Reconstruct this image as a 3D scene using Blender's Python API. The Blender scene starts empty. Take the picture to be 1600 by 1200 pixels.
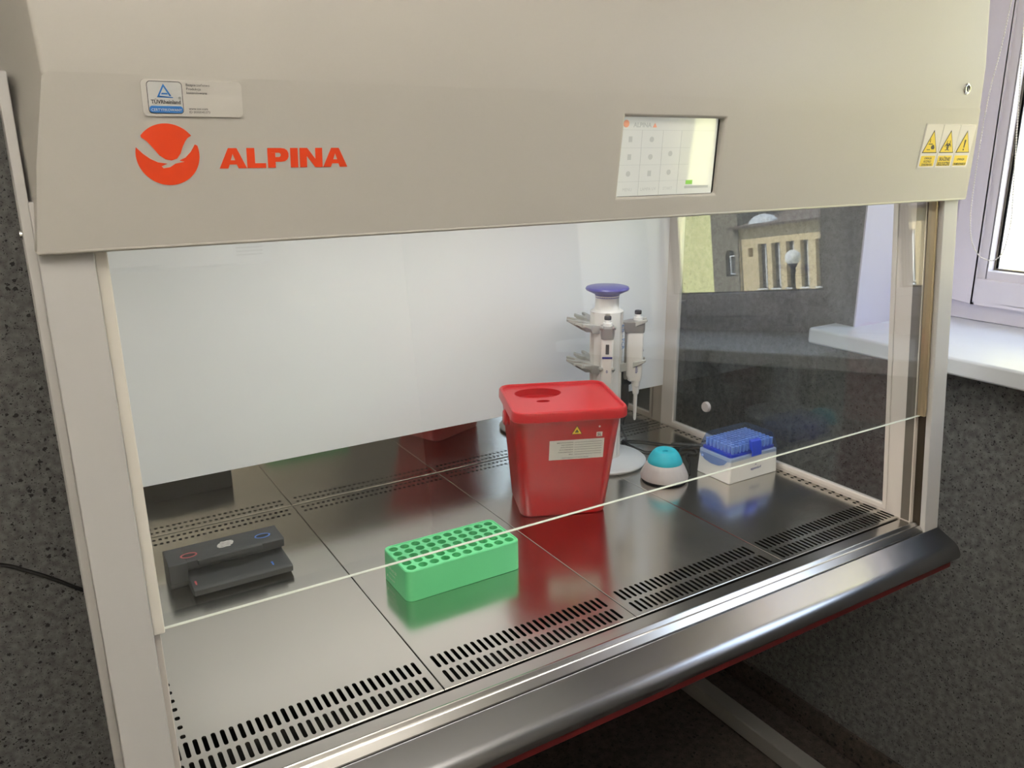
import bpy, bmesh, math, random
from mathutils import Vector, Matrix
C = bpy.context.scene
COL = C.collection
PI = math.pi
ZW = 0.80            # height of the work surface above the floor; shapes below are given relative to the work surface

# ------------------------------------------------------------------ camera, world, sun, exposure
cam_d = bpy.data.cameras.new('camera'); cam = bpy.data.objects.new('camera', cam_d); COL.objects.link(cam)
cam_d.sensor_fit = 'HORIZONTAL'; cam_d.sensor_width = 36.0; cam_d.lens = 1249.8 / 1600 * 36
cam.matrix_world = (Matrix.Translation((-.059, -.7703, .6319 + ZW)) @ Matrix.Rotation(-.5438, 4, 'Z')
                    @ Matrix.Rotation(1.2939, 4, 'X') @ Matrix.Rotation(-.0095, 4, 'Z'))
cam_d.clip_start = .02; cam_d.clip_end = 300
C.camera = cam
w = bpy.data.worlds.new('sky'); C.world = w; w.use_nodes = True
bg = w.node_tree.nodes['Background']; bg.inputs[0].default_value = (.64, .78, 1, 1); bg.inputs[1].default_value = 5.2
sd = bpy.data.lights.new('sun', 'SUN'); sd.energy = 21; sd.angle = .01; sd.color = (1, .95, .84)
sun = bpy.data.objects.new('sun', sd); COL.objects.link(sun)
sun.rotation_euler = Vector((.62, .30, -.72)).to_track_quat('-Z', 'Y').to_euler()
def area(name, loc, target, sx, sy, power, color, portal=False):
    l = bpy.data.lights.new(name, 'AREA'); l.shape = 'RECTANGLE'; l.size = sx; l.size_y = sy; l.energy = power; l.color = color
    o = bpy.data.objects.new(name, l); COL.objects.link(o); o.location = Vector(loc) + Vector((0, 0, ZW))
    o.rotation_euler = (Vector(target) - Vector(loc)).to_track_quat('-Z', 'Y').to_euler()
    if portal: l.cycles.is_portal = True
    return o
area('window_portal', (1.87, -.53, .72), (0, -.53, .72), 1.9, .95, 1, (1, 1, 1), True)
FILL_POWER = 100
area('fill_uplight', (-.4, -1.5, 1.50), (-.4, -1.5, 3), 2.0, .24, FILL_POWER, (1, .98, .95))  # added fill light, unseen, aimed up at the ceiling
area('cabinet_lamp_light', (.61, .30, .634), (.61, .30, 0), 1.0, .05, 3.6, (1, .995, .97))
C.view_settings.view_transform = 'Standard'; C.view_settings.look = 'None'
C.view_settings.gamma = 1; C.view_settings.exposure = 0.0; C.view_settings.use_curve_mapping = False
C.cycles.max_bounces = 10; C.cycles.transparent_max_bounces = 16; C.cycles.diffuse_bounces = 5; C.cycles.glossy_bounces = 6
C.cycles.sample_clamp_indirect = 6; C.cycles.blur_glossy = .3; C.cycles.use_denoising = True
C.cycles.caustics_reflective = True; C.cycles.caustics_refractive = False

# ------------------------------------------------------------------ materials
def new_mat(name):
    m = bpy.data.materials.new(name); m.use_nodes = True
    return m, m.node_tree, m.node_tree.nodes['Principled BSDF']
def lin(c):
    return tuple(((x / 255 + .055) / 1.055) ** 2.4 if x / 255 > .04045 else x / 255 / 12.92 for x in c)
def pmat(name, rgb, rough=.5, metal=0, spec=.5, noise=0, nscale=30, bump=0, coat=0, emit=0):
    m, nt, b = new_mat(name)
    c = lin(rgb)
    b.inputs['Base Color'].default_value = (*c, 1); b.inputs['Roughness'].default_value = rough
    b.inputs['Metallic'].default_value = metal; b.inputs['Specular IOR Level'].default_value = spec
    b.inputs['Coat Weight'].default_value = coat
    tc = nt.nodes.new('ShaderNodeTexCoord'); n = nt.nodes.new('ShaderNodeTexNoise')
    n.inputs['Scale'].default_value = nscale; n.inputs['Detail'].default_value = 4
    nt.links.new(tc.outputs['Object'], n.inputs['Vector'])
    r = nt.nodes.new('ShaderNodeMix'); r.data_type = 'RGBA'
    k = noise or .02
    r.inputs[6].default_value = (*[max(0, x * (1 - k)) for x in c], 1); r.inputs[7].default_value = (*[min(1, x * (1 + k)) for x in c], 1)
    nt.links.new(n.outputs['Fac'], r.inputs[0]); nt.links.new(r.outputs[2], b.inputs['Base Color'])
    if bump:
        bp = nt.nodes.new('ShaderNodeBump'); bp.inputs['Strength'].default_value = bump; bp.inputs['Distance'].default_value = .002
        nt.links.new(n.outputs['Fac'], bp.inputs['Height']); nt.links.new(bp.outputs[0], b.inputs['Normal'])
    if emit:
        nt.links.new(r.outputs[2], b.inputs['Emission Color']); b.inputs['Emission Strength'].default_value = emit
    return m
def steel(name, rgb, rough, axis='X', bump=.03, smudge=True):
    m, nt, b = new_mat(name)
    b.inputs['Metallic'].default_value = 1
    tc = nt.nodes.new('ShaderNodeTexCoord'); mp = nt.nodes.new('ShaderNodeMapping')
    s = (6, 500, 500) if axis == 'X' else (500, 500, 6)
    mp.inputs['Scale'].default_value = s
    n = nt.nodes.new('ShaderNodeTexNoise'); n.inputs['Scale'].default_value = 1; n.inputs['Detail'].default_value = 2
    nt.links.new(tc.outputs['Object'], mp.inputs[0]); nt.links.new(mp.outputs[0], n.inputs['Vector'])
    bp = nt.nodes.new('ShaderNodeBump'); bp.inputs['Strength'].default_value = bump; bp.inputs['Distance'].default_value = .0004
    nt.links.new(n.outputs['Fac'], bp.inputs['Height']); nt.links.new(bp.outputs[0], b.inputs['Normal'])
    n2 = nt.nodes.new('ShaderNodeTexNoise'); n2.inputs['Scale'].default_value = 9; n2.inputs['Detail'].default_value = 5; n2.inputs['Distortion'].default_value = .3
    nt.links.new(tc.outputs['Object'], n2.inputs['Vector'])
    rr = nt.nodes.new('ShaderNodeMapRange'); rr.inputs[1].default_value = .3; rr.inputs[2].default_value = .75
    rr.inputs[3].default_value = rough * (.85 if smudge else .98); rr.inputs[4].default_value = rough * (1.25 if smudge else 1.05)
    nt.links.new(n2.outputs['Fac'], rr.inputs[0]); nt.links.new(rr.outputs[0], b.inputs['Roughness'])
    mx = nt.nodes.new('ShaderNodeMix'); mx.data_type = 'RGBA'; c = lin(rgb)
    mx.inputs[6].default_value = (*[x * .95 for x in c], 1); mx.inputs[7].default_value = (*[min(1, x * 1.04) for x in c], 1)
    nt.links.new(n2.outputs['Fac'], mx.inputs[0]); nt.links.new(mx.outputs[2], b.inputs['Base Color'])
    return m
def glass_mat(name, tint=(.93, .95, .95), f0=.045, rough=0, extra=0.0, smear=0.0):
    # a thin pane: Schlick reflection from the view angle, clear transmission
    m, nt, b = new_mat(name); nt.nodes.remove(b); out = nt.nodes['Material Output']
    g = nt.nodes.new('ShaderNodeNewGeometry'); d = nt.nodes.new('ShaderNodeVectorMath'); d.operation = 'DOT_PRODUCT'
    nt.links.new(g.outputs['Incoming'], d.inputs[0]); nt.links.new(g.outputs['Normal'], d.inputs[1])
    def mth(op, a, bb=None):
        n = nt.nodes.new('ShaderNodeMath'); n.operation = op
        for i, v in enumerate((a, bb)):
            if v is None: continue
            if isinstance(v, (int, float)): n.inputs[i].default_value = v
            else: nt.links.new(v, n.inputs[i])
        return n.outputs[0]
    a = mth('ABSOLUTE', d.outputs['Value']); q = mth('SUBTRACT', 1, a); p5 = mth('POWER', q, 5)
    f = mth('ADD', mth('MULTIPLY', p5, 1 - f0), f0 + extra)
    tr = nt.nodes.new('ShaderNodeBsdfTransparent'); tr.inputs[0].default_value = (*tint, 1)
    gl = nt.nodes.new('ShaderNodeBsdfGlossy'); gl.inputs['Roughness'].default_value = rough; gl.inputs[0].default_value = (1, 1, 1, 1)
    mx = nt.nodes.new('ShaderNodeMixShader'); nt.links.new(f, mx.inputs[0]); nt.links.new(tr.outputs[0], mx.inputs[1]); nt.links.new(gl.outputs[0], mx.inputs[2])
    last = mx.outputs[0]
    if smear:
        df = nt.nodes.new('ShaderNodeBsdfDiffuse'); df.inputs[0].default_value = (.8, .85, .85, 1)
        tc = nt.nodes.new('ShaderNodeTexCoord'); n = nt.nodes.new('ShaderNodeTexNoise'); n.inputs['Scale'].default_value = 4; n.inputs['Detail'].default_value = 6
        n.inputs['Distortion'].default_value = 1.5; nt.links.new(tc.outputs['Object'], n.inputs['Vector'])
        k = mth('MULTIPLY', mth('POWER', n.outputs['Fac'], 2), smear * 3)
        m2 = nt.nodes.new('ShaderNodeMixShader'); nt.links.new(k, m2.inputs[0]); nt.links.new(last, m2.inputs[1]); nt.links.new(df.outputs[0], m2.inputs[2]); last = m2.outputs[0]
    nt.links.new(last, out.inputs[0])
    return m
def granite(name, lo, hi, dot, sc=1.0, rough=.55):
    m, nt, b = new_mat(name); L = nt.links.new; N = nt.nodes.new
    b.inputs['Roughness'].default_value = rough
    tc = N('ShaderNodeTexCoord')
    n = N('ShaderNodeTexNoise'); n.inputs['Scale'].default_value = 70 * sc; n.inputs['Detail'].default_value = 6; L(tc.outputs['Object'], n.inputs['Vector'])
    cr = N('ShaderNodeValToRGB'); cr.color_ramp.elements[0].position = .32; cr.color_ramp.elements[1].position = .7
    cr.color_ramp.elements[0].color = (*lin(lo), 1); cr.color_ramp.elements[1].color = (*lin(hi), 1); L(n.outputs['Fac'], cr.inputs[0])
    last = cr.outputs[0]
    for s, th, seed in ((85, .34, 0), (190, .34, 3), (320, .36, 7)):
        v = N('ShaderNodeTexVoronoi'); v.inputs['Scale'].default_value = s * sc
        mp = N('ShaderNodeMapping'); mp.inputs['Location'].default_value = (seed, seed * 2, seed); L(tc.outputs['Object'], mp.inputs[0])
        nw = N('ShaderNodeTexNoise'); nw.inputs['Scale'].default_value = 240 * sc; L(tc.outputs['Object'], nw.inputs['Vector'])
        sb = N('ShaderNodeVectorMath'); sb.operation = 'MULTIPLY_ADD'; L(nw.outputs['Color'], sb.inputs[0]); sb.inputs[1].default_value = (.009, .009, .009); L(mp.outputs[0], sb.inputs[2])
        L(sb.outputs[0], v.inputs['Vector'])
        # radius differs from cell to cell
        sub = N('ShaderNodeMath'); sub.operation = 'MULTIPLY'; sep = N('ShaderNodeSeparateColor'); L(v.outputs['Color'], sep.inputs[0])
        pw = N('ShaderNodeMath'); pw.operation = 'POWER'; L(sep.outputs[0], pw.inputs[0]); pw.inputs[1].default_value = 1.8
        L(pw.outputs[0], sub.inputs[0]); sub.inputs[1].default_value = th
        lt = N('ShaderNodeMath'); lt.operation = 'LESS_THAN'; L(v.outputs['Distance'], lt.inputs[0]); L(sub.outputs[0], lt.inputs[1])
        mx = N('ShaderNodeMix'); mx.data_type = 'RGBA'; L(lt.outputs[0], mx.inputs[0]); L(last, mx.inputs[6]); mx.inputs[7].default_value = (*lin(dot), 1)
        last = mx.outputs[2]
    L(last, b.inputs['Base Color'])
    return m
def stucco(name, rgb, s=1.2, amt=.14, bump=.6):
    return pmat(name, rgb, .9, 0, .1, amt, s, bump)

M = dict(
    hood=pmat('hood_enamel', (190, 186, 179), .38, noise=.012, nscale=300, bump=.03),
    post=pmat('post_enamel', (187, 185, 183), .42, noise=.01),
    gold=pmat('gold_reflection_strip', (176, 160, 132), .35, .7),  # gold reflection put into the right strip's colour; its left twin is white
    edge=pmat('sash_edge', (236, 230, 220), .3),
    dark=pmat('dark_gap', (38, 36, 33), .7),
    slotdark=pmat('slot_shade_brown', (70, 62, 52), .35, .6),  # dark colour stands for the shade in the slot beside the right post
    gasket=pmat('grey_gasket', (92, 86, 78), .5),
    rear=pmat('white_rear_panel', (232, 233, 234), .30, spec=.6, noise=.01),
    inner=pmat('chamber_white', (222, 218, 212), .4),
    frame=pmat('window_frame_beige', (206, 198, 190), .4),
    tray=steel('brushed_steel_tray', (200, 197, 190), .19),
    strip=steel('polished_steel_strip', (192, 188, 181), .045, bump=.006),
    sill=steel('brushed_steel_sill', (200, 197, 192), .2, bump=.05, smudge=False),
    arm=steel('brushed_steel_armrest', (170, 170, 172), .22, bump=.05, smudge=False),
    chrome=pmat('chrome', (225, 225, 225), .12, 1),
    glass=glass_mat('sash_glass', (.95, .962, .962), .047, smear=.007),
    gedge=pmat('glass_edge', (226, 228, 214), .25),
    sideglass=glass_mat('side_glass', (.95, .965, .965), .04, smear=.012),
    winglass=glass_mat('window_glass', (.97, .98, .98), .04),
    wall=granite('speckled_wall', (76, 76, 75), (114, 114, 113), (18, 17, 17)),
    floor=granite('speckled_floor', (50, 44, 40), (78, 70, 64), (14, 12, 11), .9),
    cream=pmat('cream_wall', (220, 214, 204), .8),
    ceiling=pmat('white_ceiling', (236, 232, 224), .9),
    blind=pmat('blind_fabric', (214, 206, 200), .9),
    upvc=pmat('window_plastic', (232, 228, 240), .35),
    reveal=pmat('reveal_paint', (214, 206, 226), .7, noise=.02),
    wsill=pmat('window_sill', (226, 230, 238), .35),
    rubber=pmat('black_rubber', (24, 22, 22), .5),
    red=pmat('red_plastic', (166, 14, 20), .3, noise=.03),
    redlid=pmat('red_lid_plastic', (182, 26, 34), .28, noise=.03),
    reddark=pmat('red_inner_plastic', (150, 16, 18), .4),
    green=pmat('green_plastic', (98, 196, 134), .42, noise=.03),
    black=pmat('matt_black_plastic', (56, 58, 59), .55, noise=.05, nscale=200),
    blackd=pmat('black_plastic_inside', (20, 20, 20), .5),
    white=pmat('white_plastic', (226, 224, 220), .35),
    pwhite=pmat('pipette_white', (216, 212, 206), .35),
    armgrey=pmat('arm_grey', (176, 175, 168), .4),
    grey=pmat('pipette_grey', (128, 124, 118), .4),
    purple=pmat('purple_plastic', (62, 58, 142), .3),
    navy=pmat('navy_print', (36, 44, 120), .4),
    base=pmat('stand_base_white', (205, 208, 210), .3),
    teal=pmat('teal_rubber', (36, 176, 196), .5),
    vgrey=pmat('pale_grey_plastic', (190, 182, 180), .4),
    bluelid=glass_mat('clear_blue_lid', (.66, .75, .93), .05, smear=.03),
    blue=pmat('cobalt_plastic', (36, 66, 190), .3),
    tip=pmat('pale_blue_tip', (150, 180, 232), .3),
    orange=pmat('orange_print', (206, 60, 17), .45),
    text=pmat('dark_print', (52, 52, 56), .5),
    tuv=pmat('blue_print', (44, 106, 172), .35),
    tuvw=pmat('sticker_white', (214, 214, 212), .3),
    dome=pmat('sticker_base', (216, 212, 206), .15, coat=.6),
    yellow=pmat('sign_yellow', (238, 206, 40), .4),
    ink=pmat('black_ink', (34, 28, 24), .5),
    label=pmat('paper_label', (226, 220, 214), .4),
    wred=pmat('red_ink', (200, 60, 50), .4),
    ringr=pmat('red_ring_print', (190, 72, 78), .4),
    ringb=pmat('blue_ring_print', (70, 120, 200), .4),
    foot=pmat('stand_grey_paint', (118, 116, 113), .5),
    redband=pmat('dark_red_band', (84, 12, 12), .5),
    scr=pmat('screen_glass', (200, 203, 196), .16, spec=1, coat=1, emit=.36),
    scrline=pmat('screen_lines', (178, 182, 176), .2, emit=.26),
    scrgreen=pmat('screen_green', (130, 190, 80), .2, emit=.3),
    scrorange=pmat('screen_orange', (224, 160, 130), .2, emit=.3),
    ylw=stucco('yellow_stucco', (252, 242, 176), 1.6),
    ylw2=stucco('pale_yellow_stucco', (214, 204, 140), 3),
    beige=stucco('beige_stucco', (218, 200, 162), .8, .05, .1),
    greyst=stucco('shade_grey_stucco', (136, 130, 118), .8, .05, .1),  # shade of the far building's wing is put into this grey
    roof=pmat('roof_grey', (112, 100, 92), .8),
    winrec=pmat('recess_grey', (92, 92, 90), .6),
    exwhite=pmat('outdoor_white', (225, 228, 230), .6),
    globe=pmat('opal_globe', (245, 245, 242), .3),
    ground=pmat('courtyard_paving', (150, 146, 138), .9, noise=.1, nscale=3),
    lampdiff=pmat('lamp_diffuser', (250, 244, 230), .5, emit=1.5),
    bead=pmat('bead_white', (225, 220, 214), .4),
    ac=pmat('appliance_white', (236, 236, 240), .4),
)

# ------------------------------------------------------------------ object helpers
ORG = {}
def setp(o, label=None, cat=None, group=None, kind=None):
    for k, v in (('label', label), ('category', cat), ('group', group), ('kind', kind)):
        if v: o[k] = v
    return o
def thing(name, label, cat, loc=(0, 0, 0), rotz=0, group=None):
    o = bpy.data.objects.new(name, None); o.empty_display_size = .02; COL.objects.link(o)
    o.location = (loc[0], loc[1], loc[2] + ZW); o.rotation_euler = (0, 0, rotz); ORG[o.name] = Vector(loc)
    return setp(o, label, cat, group)
def obj(name, bm, mat, parent=None, loc=None, local=False, bevel=0, seg=2, ang=35, flat=False):
    bmesh.ops.remove_doubles(bm, verts=bm.verts, dist=1e-6)
    bmesh.ops.recalc_face_normals(bm, faces=bm.faces)
    me = bpy.data.meshes.new(name)
    if parent is not None:
        org = ORG[parent.name]
    else:
        org = Vector(loc) if loc else None
        if org is None:
            xs = [v.co for v in bm.verts]
            org = Vector(((min(v.x for v in xs) + max(v.x for v in xs)) / 2, (min(v.y for v in xs) + max(v.y for v in xs)) / 2, min(v.z for v in xs)))
    if not local: bmesh.ops.translate(bm, verts=bm.verts, vec=-org)
    if not flat:
        for f in bm.faces: f.smooth = True
        for e in bm.edges:
            if len(e.link_faces) == 2: e.smooth = e.calc_face_angle(0) < math.radians(ang)
    bm.to_mesh(me); bm.free()
    for x in (mat if isinstance(mat, (list, tuple)) else [mat]): me.materials.append(x)
    o = bpy.data.objects.new(name, me); COL.objects.link(o)
    if parent is not None: o.parent = parent
    else: o.location = org + Vector((0, 0, ZW))
    ORG[o.name] = org
    if bevel:
        b = o.modifiers.new('bevel', 'BEVEL'); b.width = bevel; b.segments = seg; b.limit_method = 'ANGLE'; b.angle_limit = math.radians(32); b.harden_normals = True
    return o
def B(): return bmesh.new()
def box(bm, x0, x1, y0, y1, z0, z1):
    v = [bm.verts.new((x, y, z)) for z in (z0, z1) for y in (y0, y1) for x in (x0, x1)]
    for f in ((0, 2, 3, 1), (4, 5, 7, 6), (0, 1, 5, 4), (2, 6, 7, 3), (0, 4, 6, 2), (1, 3, 7, 5)): bm.faces.new([v[i] for i in f])
    return bm
def bx(*a): return box(B(), *a)
def prism(bm, pts, axis, a, b):
    def mk(p, t): return {'x': (t, p[0], p[1]), 'y': (p[0], t, p[1]), 'z': (p[0], p[1], t)}[axis]
    A = [bm.verts.new(mk(p, a)) for p in pts]; Bv = [bm.verts.new(mk(p, b)) for p in pts]
    n = len(pts); bm.faces.new(A); bm.faces.new(Bv[::-1])
    for i in range(n): bm.faces.new((A[i], Bv[i], Bv[(i + 1) % n], A[(i + 1) % n]))
    return bm
def loft(bm, loops, cap0=True, cap1=True):
    R = [[bm.verts.new(p) for p in l] for l in loops]; n = len(R[0])
    for a, b in zip(R, R[1:]):
        for i in range(n): bm.faces.new((a[i], a[(i + 1) % n], b[(i + 1) % n], b[i]))
    if cap0: bm.faces.new(R[0][::-1])
    if cap1: bm.faces.new(R[-1])
    return bm
def lathe(bm, prof, cx=0, cy=0, n=32, sx=1, sy=1):
    return loft(bm, [[(cx + sx * r * math.cos(2 * PI * i / n), cy + sy * r * math.sin(2 * PI * i / n), z) for i in range(n)] for r, z in prof])
def rrect(x0, x1, y0, y1, r, n=6):
    out = []
    for cx, cy, a0 in ((x1 - r, y1 - r, 0), (x0 + r, y1 - r, PI / 2), (x0 + r, y0 + r, PI), (x1 - r, y0 + r, 1.5 * PI)):
        for i in range(n + 1):
            a = a0 + PI / 2 * i / n; out.append((cx + r * math.cos(a), cy + r * math.sin(a)))
    return out
def circ(cx, cy, r, n=24, ry=None, a0=0):
    ry = ry or r
    return [(cx + r * math.cos(a0 + 2 * PI * i / n), cy + ry * math.sin(a0 + 2 * PI * i / n)) for i in range(n)]
def z3(pts, z): return [(p[0], p[1], z) for p in pts]
def tube(bm, pts, r, n=8, closed=False, radii=None):
    P = [Vector(p) for p in pts]; rings = []; up = None
    for i, p in enumerate(P):
        t = (P[min(i + 1, len(P) - 1)] - P[max(i - 1, 0)]).normalized()
        if up is None: up = t.orthogonal().normalized()
        up = (up - t * up.dot(t)).normalized(); s = t.cross(up); rr = radii[i] if radii else r
        rings.append([tuple(p + rr * (math.cos(2 * PI * k / n) * up + math.sin(2 * PI * k / n) * s)) for k in range(n)])
    return loft(bm, rings)
def smooth_path(pts, k=6):
    P = [Vector(p) for p in pts]; P = [P[0] * 2 - P[1]] + P + [P[-1] * 2 - P[-2]]; out = []
    for i in range(1, len(P) - 2):
        a, b, c, d = P[i - 1:i + 3]
        for j in range(k):
            t = j / k; out.append(.5 * ((2 * b) + (c - a) * t + (2 * a - 5 * b + 4 * c - d) * t * t + (3 * b - a - 3 * c + d) * t ** 3))
    return out + [P[-2]]
def plate(bm, outline, holes, z, depth, drop=None, cham=0):
    # flat sheet with real holes; the holes have walls `depth` deep
    loops = [outline] + holes; edges = []; rings = []
    for l in loops:
        vs = [bm.verts.new((p[0], p[1], z)) for p in l]; rings.append(vs)
        for i in range(len(vs)): edges.append(bm.edges.new((vs[i], vs[(i + 1) % len(vs)])))
    bmesh.ops.triangle_fill(bm, use_beauty=True, use_dissolve=False, edges=edges, normal=(0, 0, 1))
    for k, vs in enumerate(rings):
        dd = (drop if drop is not None else depth) if k == 0 else depth
        if not dd: continue
        lo = [bm.verts.new((v.co.x, v.co.y, z - dd)) for v in vs]
        for i in range(len(vs)): bm.faces.new((vs[i], vs[(i + 1) % len(vs)], lo[(i + 1) % len(vs)], lo[i]))
    return rings
class Fr:
    # a flat drawing frame lying on a real surface: origin, two in-plane unit directions
    def __init__(s, o, ux, uy, lift=.0003):
        s.ux = Vector(ux).normalized(); s.uy = Vector(uy).normalized(); s.n = s.ux.cross(s.uy).normalized(); s.o = Vector(o); s.l = lift
    def p(s, x, y, l=None): return tuple(s.o + s.ux * x + s.uy * y + s.n * (s.l if l is None else l))
    def poly(s, bm, pts, l=None, th=0):
        l = s.l if l is None else l
        v = [bm.verts.new(s.p(x, y, l)) for x, y in pts]
        es = [bm.edges.new((v[i], v[(i + 1) % len(v)])) for i in range(len(v))]
        bmesh.ops.triangle_fill(bm, use_beauty=True, edges=es, normal=s.n)
        lo = [bm.verts.new(s.p(x, y, l - max(th, .0003))) for x, y in pts]
        for i in range(len(v)): bm.faces.new((v[i], v[(i + 1) % len(v)], lo[(i + 1) % len(v)], lo[i]))
        return bm
    def rect(s, bm, x0, x1, y0, y1, l=None, th=0): return s.poly(bm, [(x0, y0), (x1, y0), (x1, y1), (x0, y1)], l, th)
    def text(s, bm, txt, x, y, size, l=None, bold=0, sx=1, align='LEFT', rot=0):
        l = s.l if l is None else l
        cu = bpy.data.curves.new('t', 'FONT'); cu.body = txt; cu.size = size; cu.offset = bold * size; cu.resolution_u = 2; cu.align_x = align
        o = bpy.data.objects.new('t', cu); COL.objects.link(o); dg = bpy.context.evaluated_depsgraph_get(); dg.update()
        me = bpy.data.meshes.new_from_object(o.evaluated_get(dg))
        vs = []
        cr, sr = math.cos(rot), math.sin(rot)
        for v in me.vertices:
            a, b = v.co.x * sx, v.co.y; vs.append(bm.verts.new(s.p(x + a * cr - b * sr, y + a * sr + b * cr, l)))
        for f in me.polygons:
            try: bm.faces.new([vs[i] for i in f.vertices])
            except ValueError: pass
        bpy.data.objects.remove(o); bpy.data.curves.remove(cu); bpy.data.meshes.remove(me)
        return bm
def fobj(name, bm, mat, parent, local=False, label=None):
    o = obj(name, bm, mat, parent, flat=True, local=local)
    if label: o['label'] = label
    return o

# ------------------------------------------------------------------ the room
XW, YB, XL, YF, ZC, ZF = 1.5, .86, -2.2, -2.8, 1.9, -.8
WY0, WY1, WZ0, WZ1 = -1.36, .332, .225, 1.66     # window opening
def struct(name, bm, m, **k): return setp(obj(name, bm, m, **k), kind='structure')
struct('floor', bx(XL - .2, XW + .4, YF - .2, YB + .2, ZF - .1, ZF), M['floor'])
struct('ceiling', bx(XL - .2, XW + .4, YF - .2, YB + .2, ZC, ZC + .2), M['ceiling'])
struct('wall_back', bx(XL - .2, XW + .4, YB, YB + .2, ZF, ZC), M['wall'])
struct('wall_left', bx(XL - .2, XL, YF, YB, ZF, ZC), M['cream'])
struct('wall_front', bx(XL - .2, XW + .4, YF - .2, YF, ZF, ZC), M['cream'])
b = B()
box(b, XW, XW + .4, YF, WY0, ZF, ZC); box(b, XW, XW + .4, WY1, YB, ZF, ZC)
box(b, XW, XW + .4, WY0, WY1, ZF, WZ0); box(b, XW, XW + .4, WY0, WY1, WZ1, ZC)
struct('wall_right', b, M['wall'])
# painted lining of the window opening
b = B(); box(b, XW - .002, XW + .4, WY1 - .004, WY1, .26, WZ1 - .004); box(b, XW - .002, XW + .4, WY0, WY0 + .004, .26, WZ1 - .004); box(b, XW - .002, XW + .4, WY0, WY1, WZ1 - .004, WZ1)
struct('trim_1', b, M['reveal'])
# white strip along the corner of the reveal
# window: outer frame, two sashes, panes
wt = thing('window_1', None, None, (1.79, -.53, .26)); wt['kind'] = 'structure'
FX = 1.79
def ring(bm, x0, x1, y0, y1, z0, z1, wd, wb=None):
    wb = wb or wd
    box(bm, x0, x1, y0, y0 + wd, z0, z1); box(bm, x0, x1, y1 - wd, y1, z0, z1); box(bm, x0, x1, y0 + wd, y1 - wd, z0, z0 + wb); box(bm, x0, x1, y0 + wd, y1 - wd, z1 - wd, z1)
    return bm
b = ring(B(), 1.79, 1.86, WY0, .30, .262, WZ1 - .004, .05, .042)
box(b, 1.79, 1.86, -.56, -.50, .262, WZ1 - .05)
box(b, 1.80, 1.87, .30, WY1 - .004, .262, WZ1 - .004)
obj('frame', b, M['upvc'], wt, bevel=.003)
for y0, y1 in ((-.505, .287), (-1.335, -.555)):
    s = obj('sash', ring(B(), 1.765, 1.85, y0, y1, .304, WZ1 - .03, .062, .055), M['upvc'], wt, bevel=.004)
    obj('bead', ring(B(), 1.772, 1.84, y0 + .058, y1 - .058, .355, WZ1 - .088, .024, .022), M['upvc'], s, bevel=.002)
    obj('gasket', ring(B(), 1.797, 1.808, y0 + .08, y1 - .08, .374, WZ1 - .11, .0065), M['gasket'], s)
    obj('pane', bx(1.80, 1.804, y0 + .083, y1 - .083, .377, WZ1 - .112), M['winglass'], s)
struct('trim_2', prism(B(), rrect(1.41, 1.80, WY0 - .06, .385, .012, 3), 'z', .225, .26), M['wsill'], bevel=.006, seg=3)['label'] = 'white window sill board'
# small white upstand between sill and frame
struct('trim_3', bx(1.786, 1.80, WY0 + .004, WY1 - .004, .2605, .304), M['upvc'], bevel=.003)
# skirting
struct('baseboard_right', bx(XW - .012, XW, YF, YB, ZF, ZF + .07), M['floor'], bevel=.003)
# beaded pull chain of the blind
b = B(); path = smooth_path([(1.745, .2, .95), (1.745, .1909, .8537), (1.745, .1687, .6156), (1.745, .1596, .5244), (1.745, .1573, .4847), (1.745, .1622, .4303), (1.745, .175, .4085), (1.745, .1909, .4041), (1.745, .213, .4117), (1.745, .2326, .438), (1.745, .243, .4792), (1.745, .247, .5344), (1.745, .2469, .6556), (1.745, .2422, .7593), (1.745, .2283, .8825), (1.745, .21, 1.2), (1.745, .20, 1.55)], 10)
path = [Vector((1.745, .205, 1.55)), Vector((1.745, .202, 1.2))] + path
tube(b, path, .0007, 5)
acc = 0; last = path[0]
for p, q in zip(path, path[1:]):
    L = (q - p).length; t = 0
    while acc + (L - t) >= .0055:
        t += .0055 - acc; acc = 0; c = p + (q - p) * (t / L)
        bmesh.ops.create_icosphere(b, subdivisions=1, radius=.0018, matrix=Matrix.Translation(c))
    acc += L - t
setp(obj('bead_chain', b, M['bead']), 'thin white beaded pull chain hanging in a loop before the window frame', 'chain')
b = lathe(B(), [(.001, 0), (.022, 0), (.022, .001)], n=16); b.free()
t = thing('roller_blind', 'white roller blind, its unseen cloth lowered over the upper window to cut sky light', 'blind', (1.73, -.52, 1.10))
obj('cassette', bx(1.70, 1.76, -1.34, .30, 1.56, 1.63), M['upvc'], t, bevel=.012)
obj('shading_fabric', bx(1.718, 1.7195, -1.325, .285, 1.10, 1.57), M['blind'], t); obj('bottom_bar', bx(1.712, 1.7255, -1.325, .285, 1.085, 1.105), M['upvc'], t, bevel=.003)  # cloth lowered out of view to keep bright sky off the armrest
# black cable on the back wall, left of the cabinet
p = smooth_path([(-.62, .846, .06), (-.40, .848, -.02), (-.28, .85, -.045), (-.1809, .85, -.0798), (-.1435, .85, -.1027), (-.1054, .85, -.1302), (-.0586, .85, -.1693), (.0, .85, -.21), (.06, .85, -.26)])
setp(obj('power_cable', tube(B(), p, .0038, 8), M['rubber']), 'thin black power cable running down the speckled wall left of the cabinet', 'cable')
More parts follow.
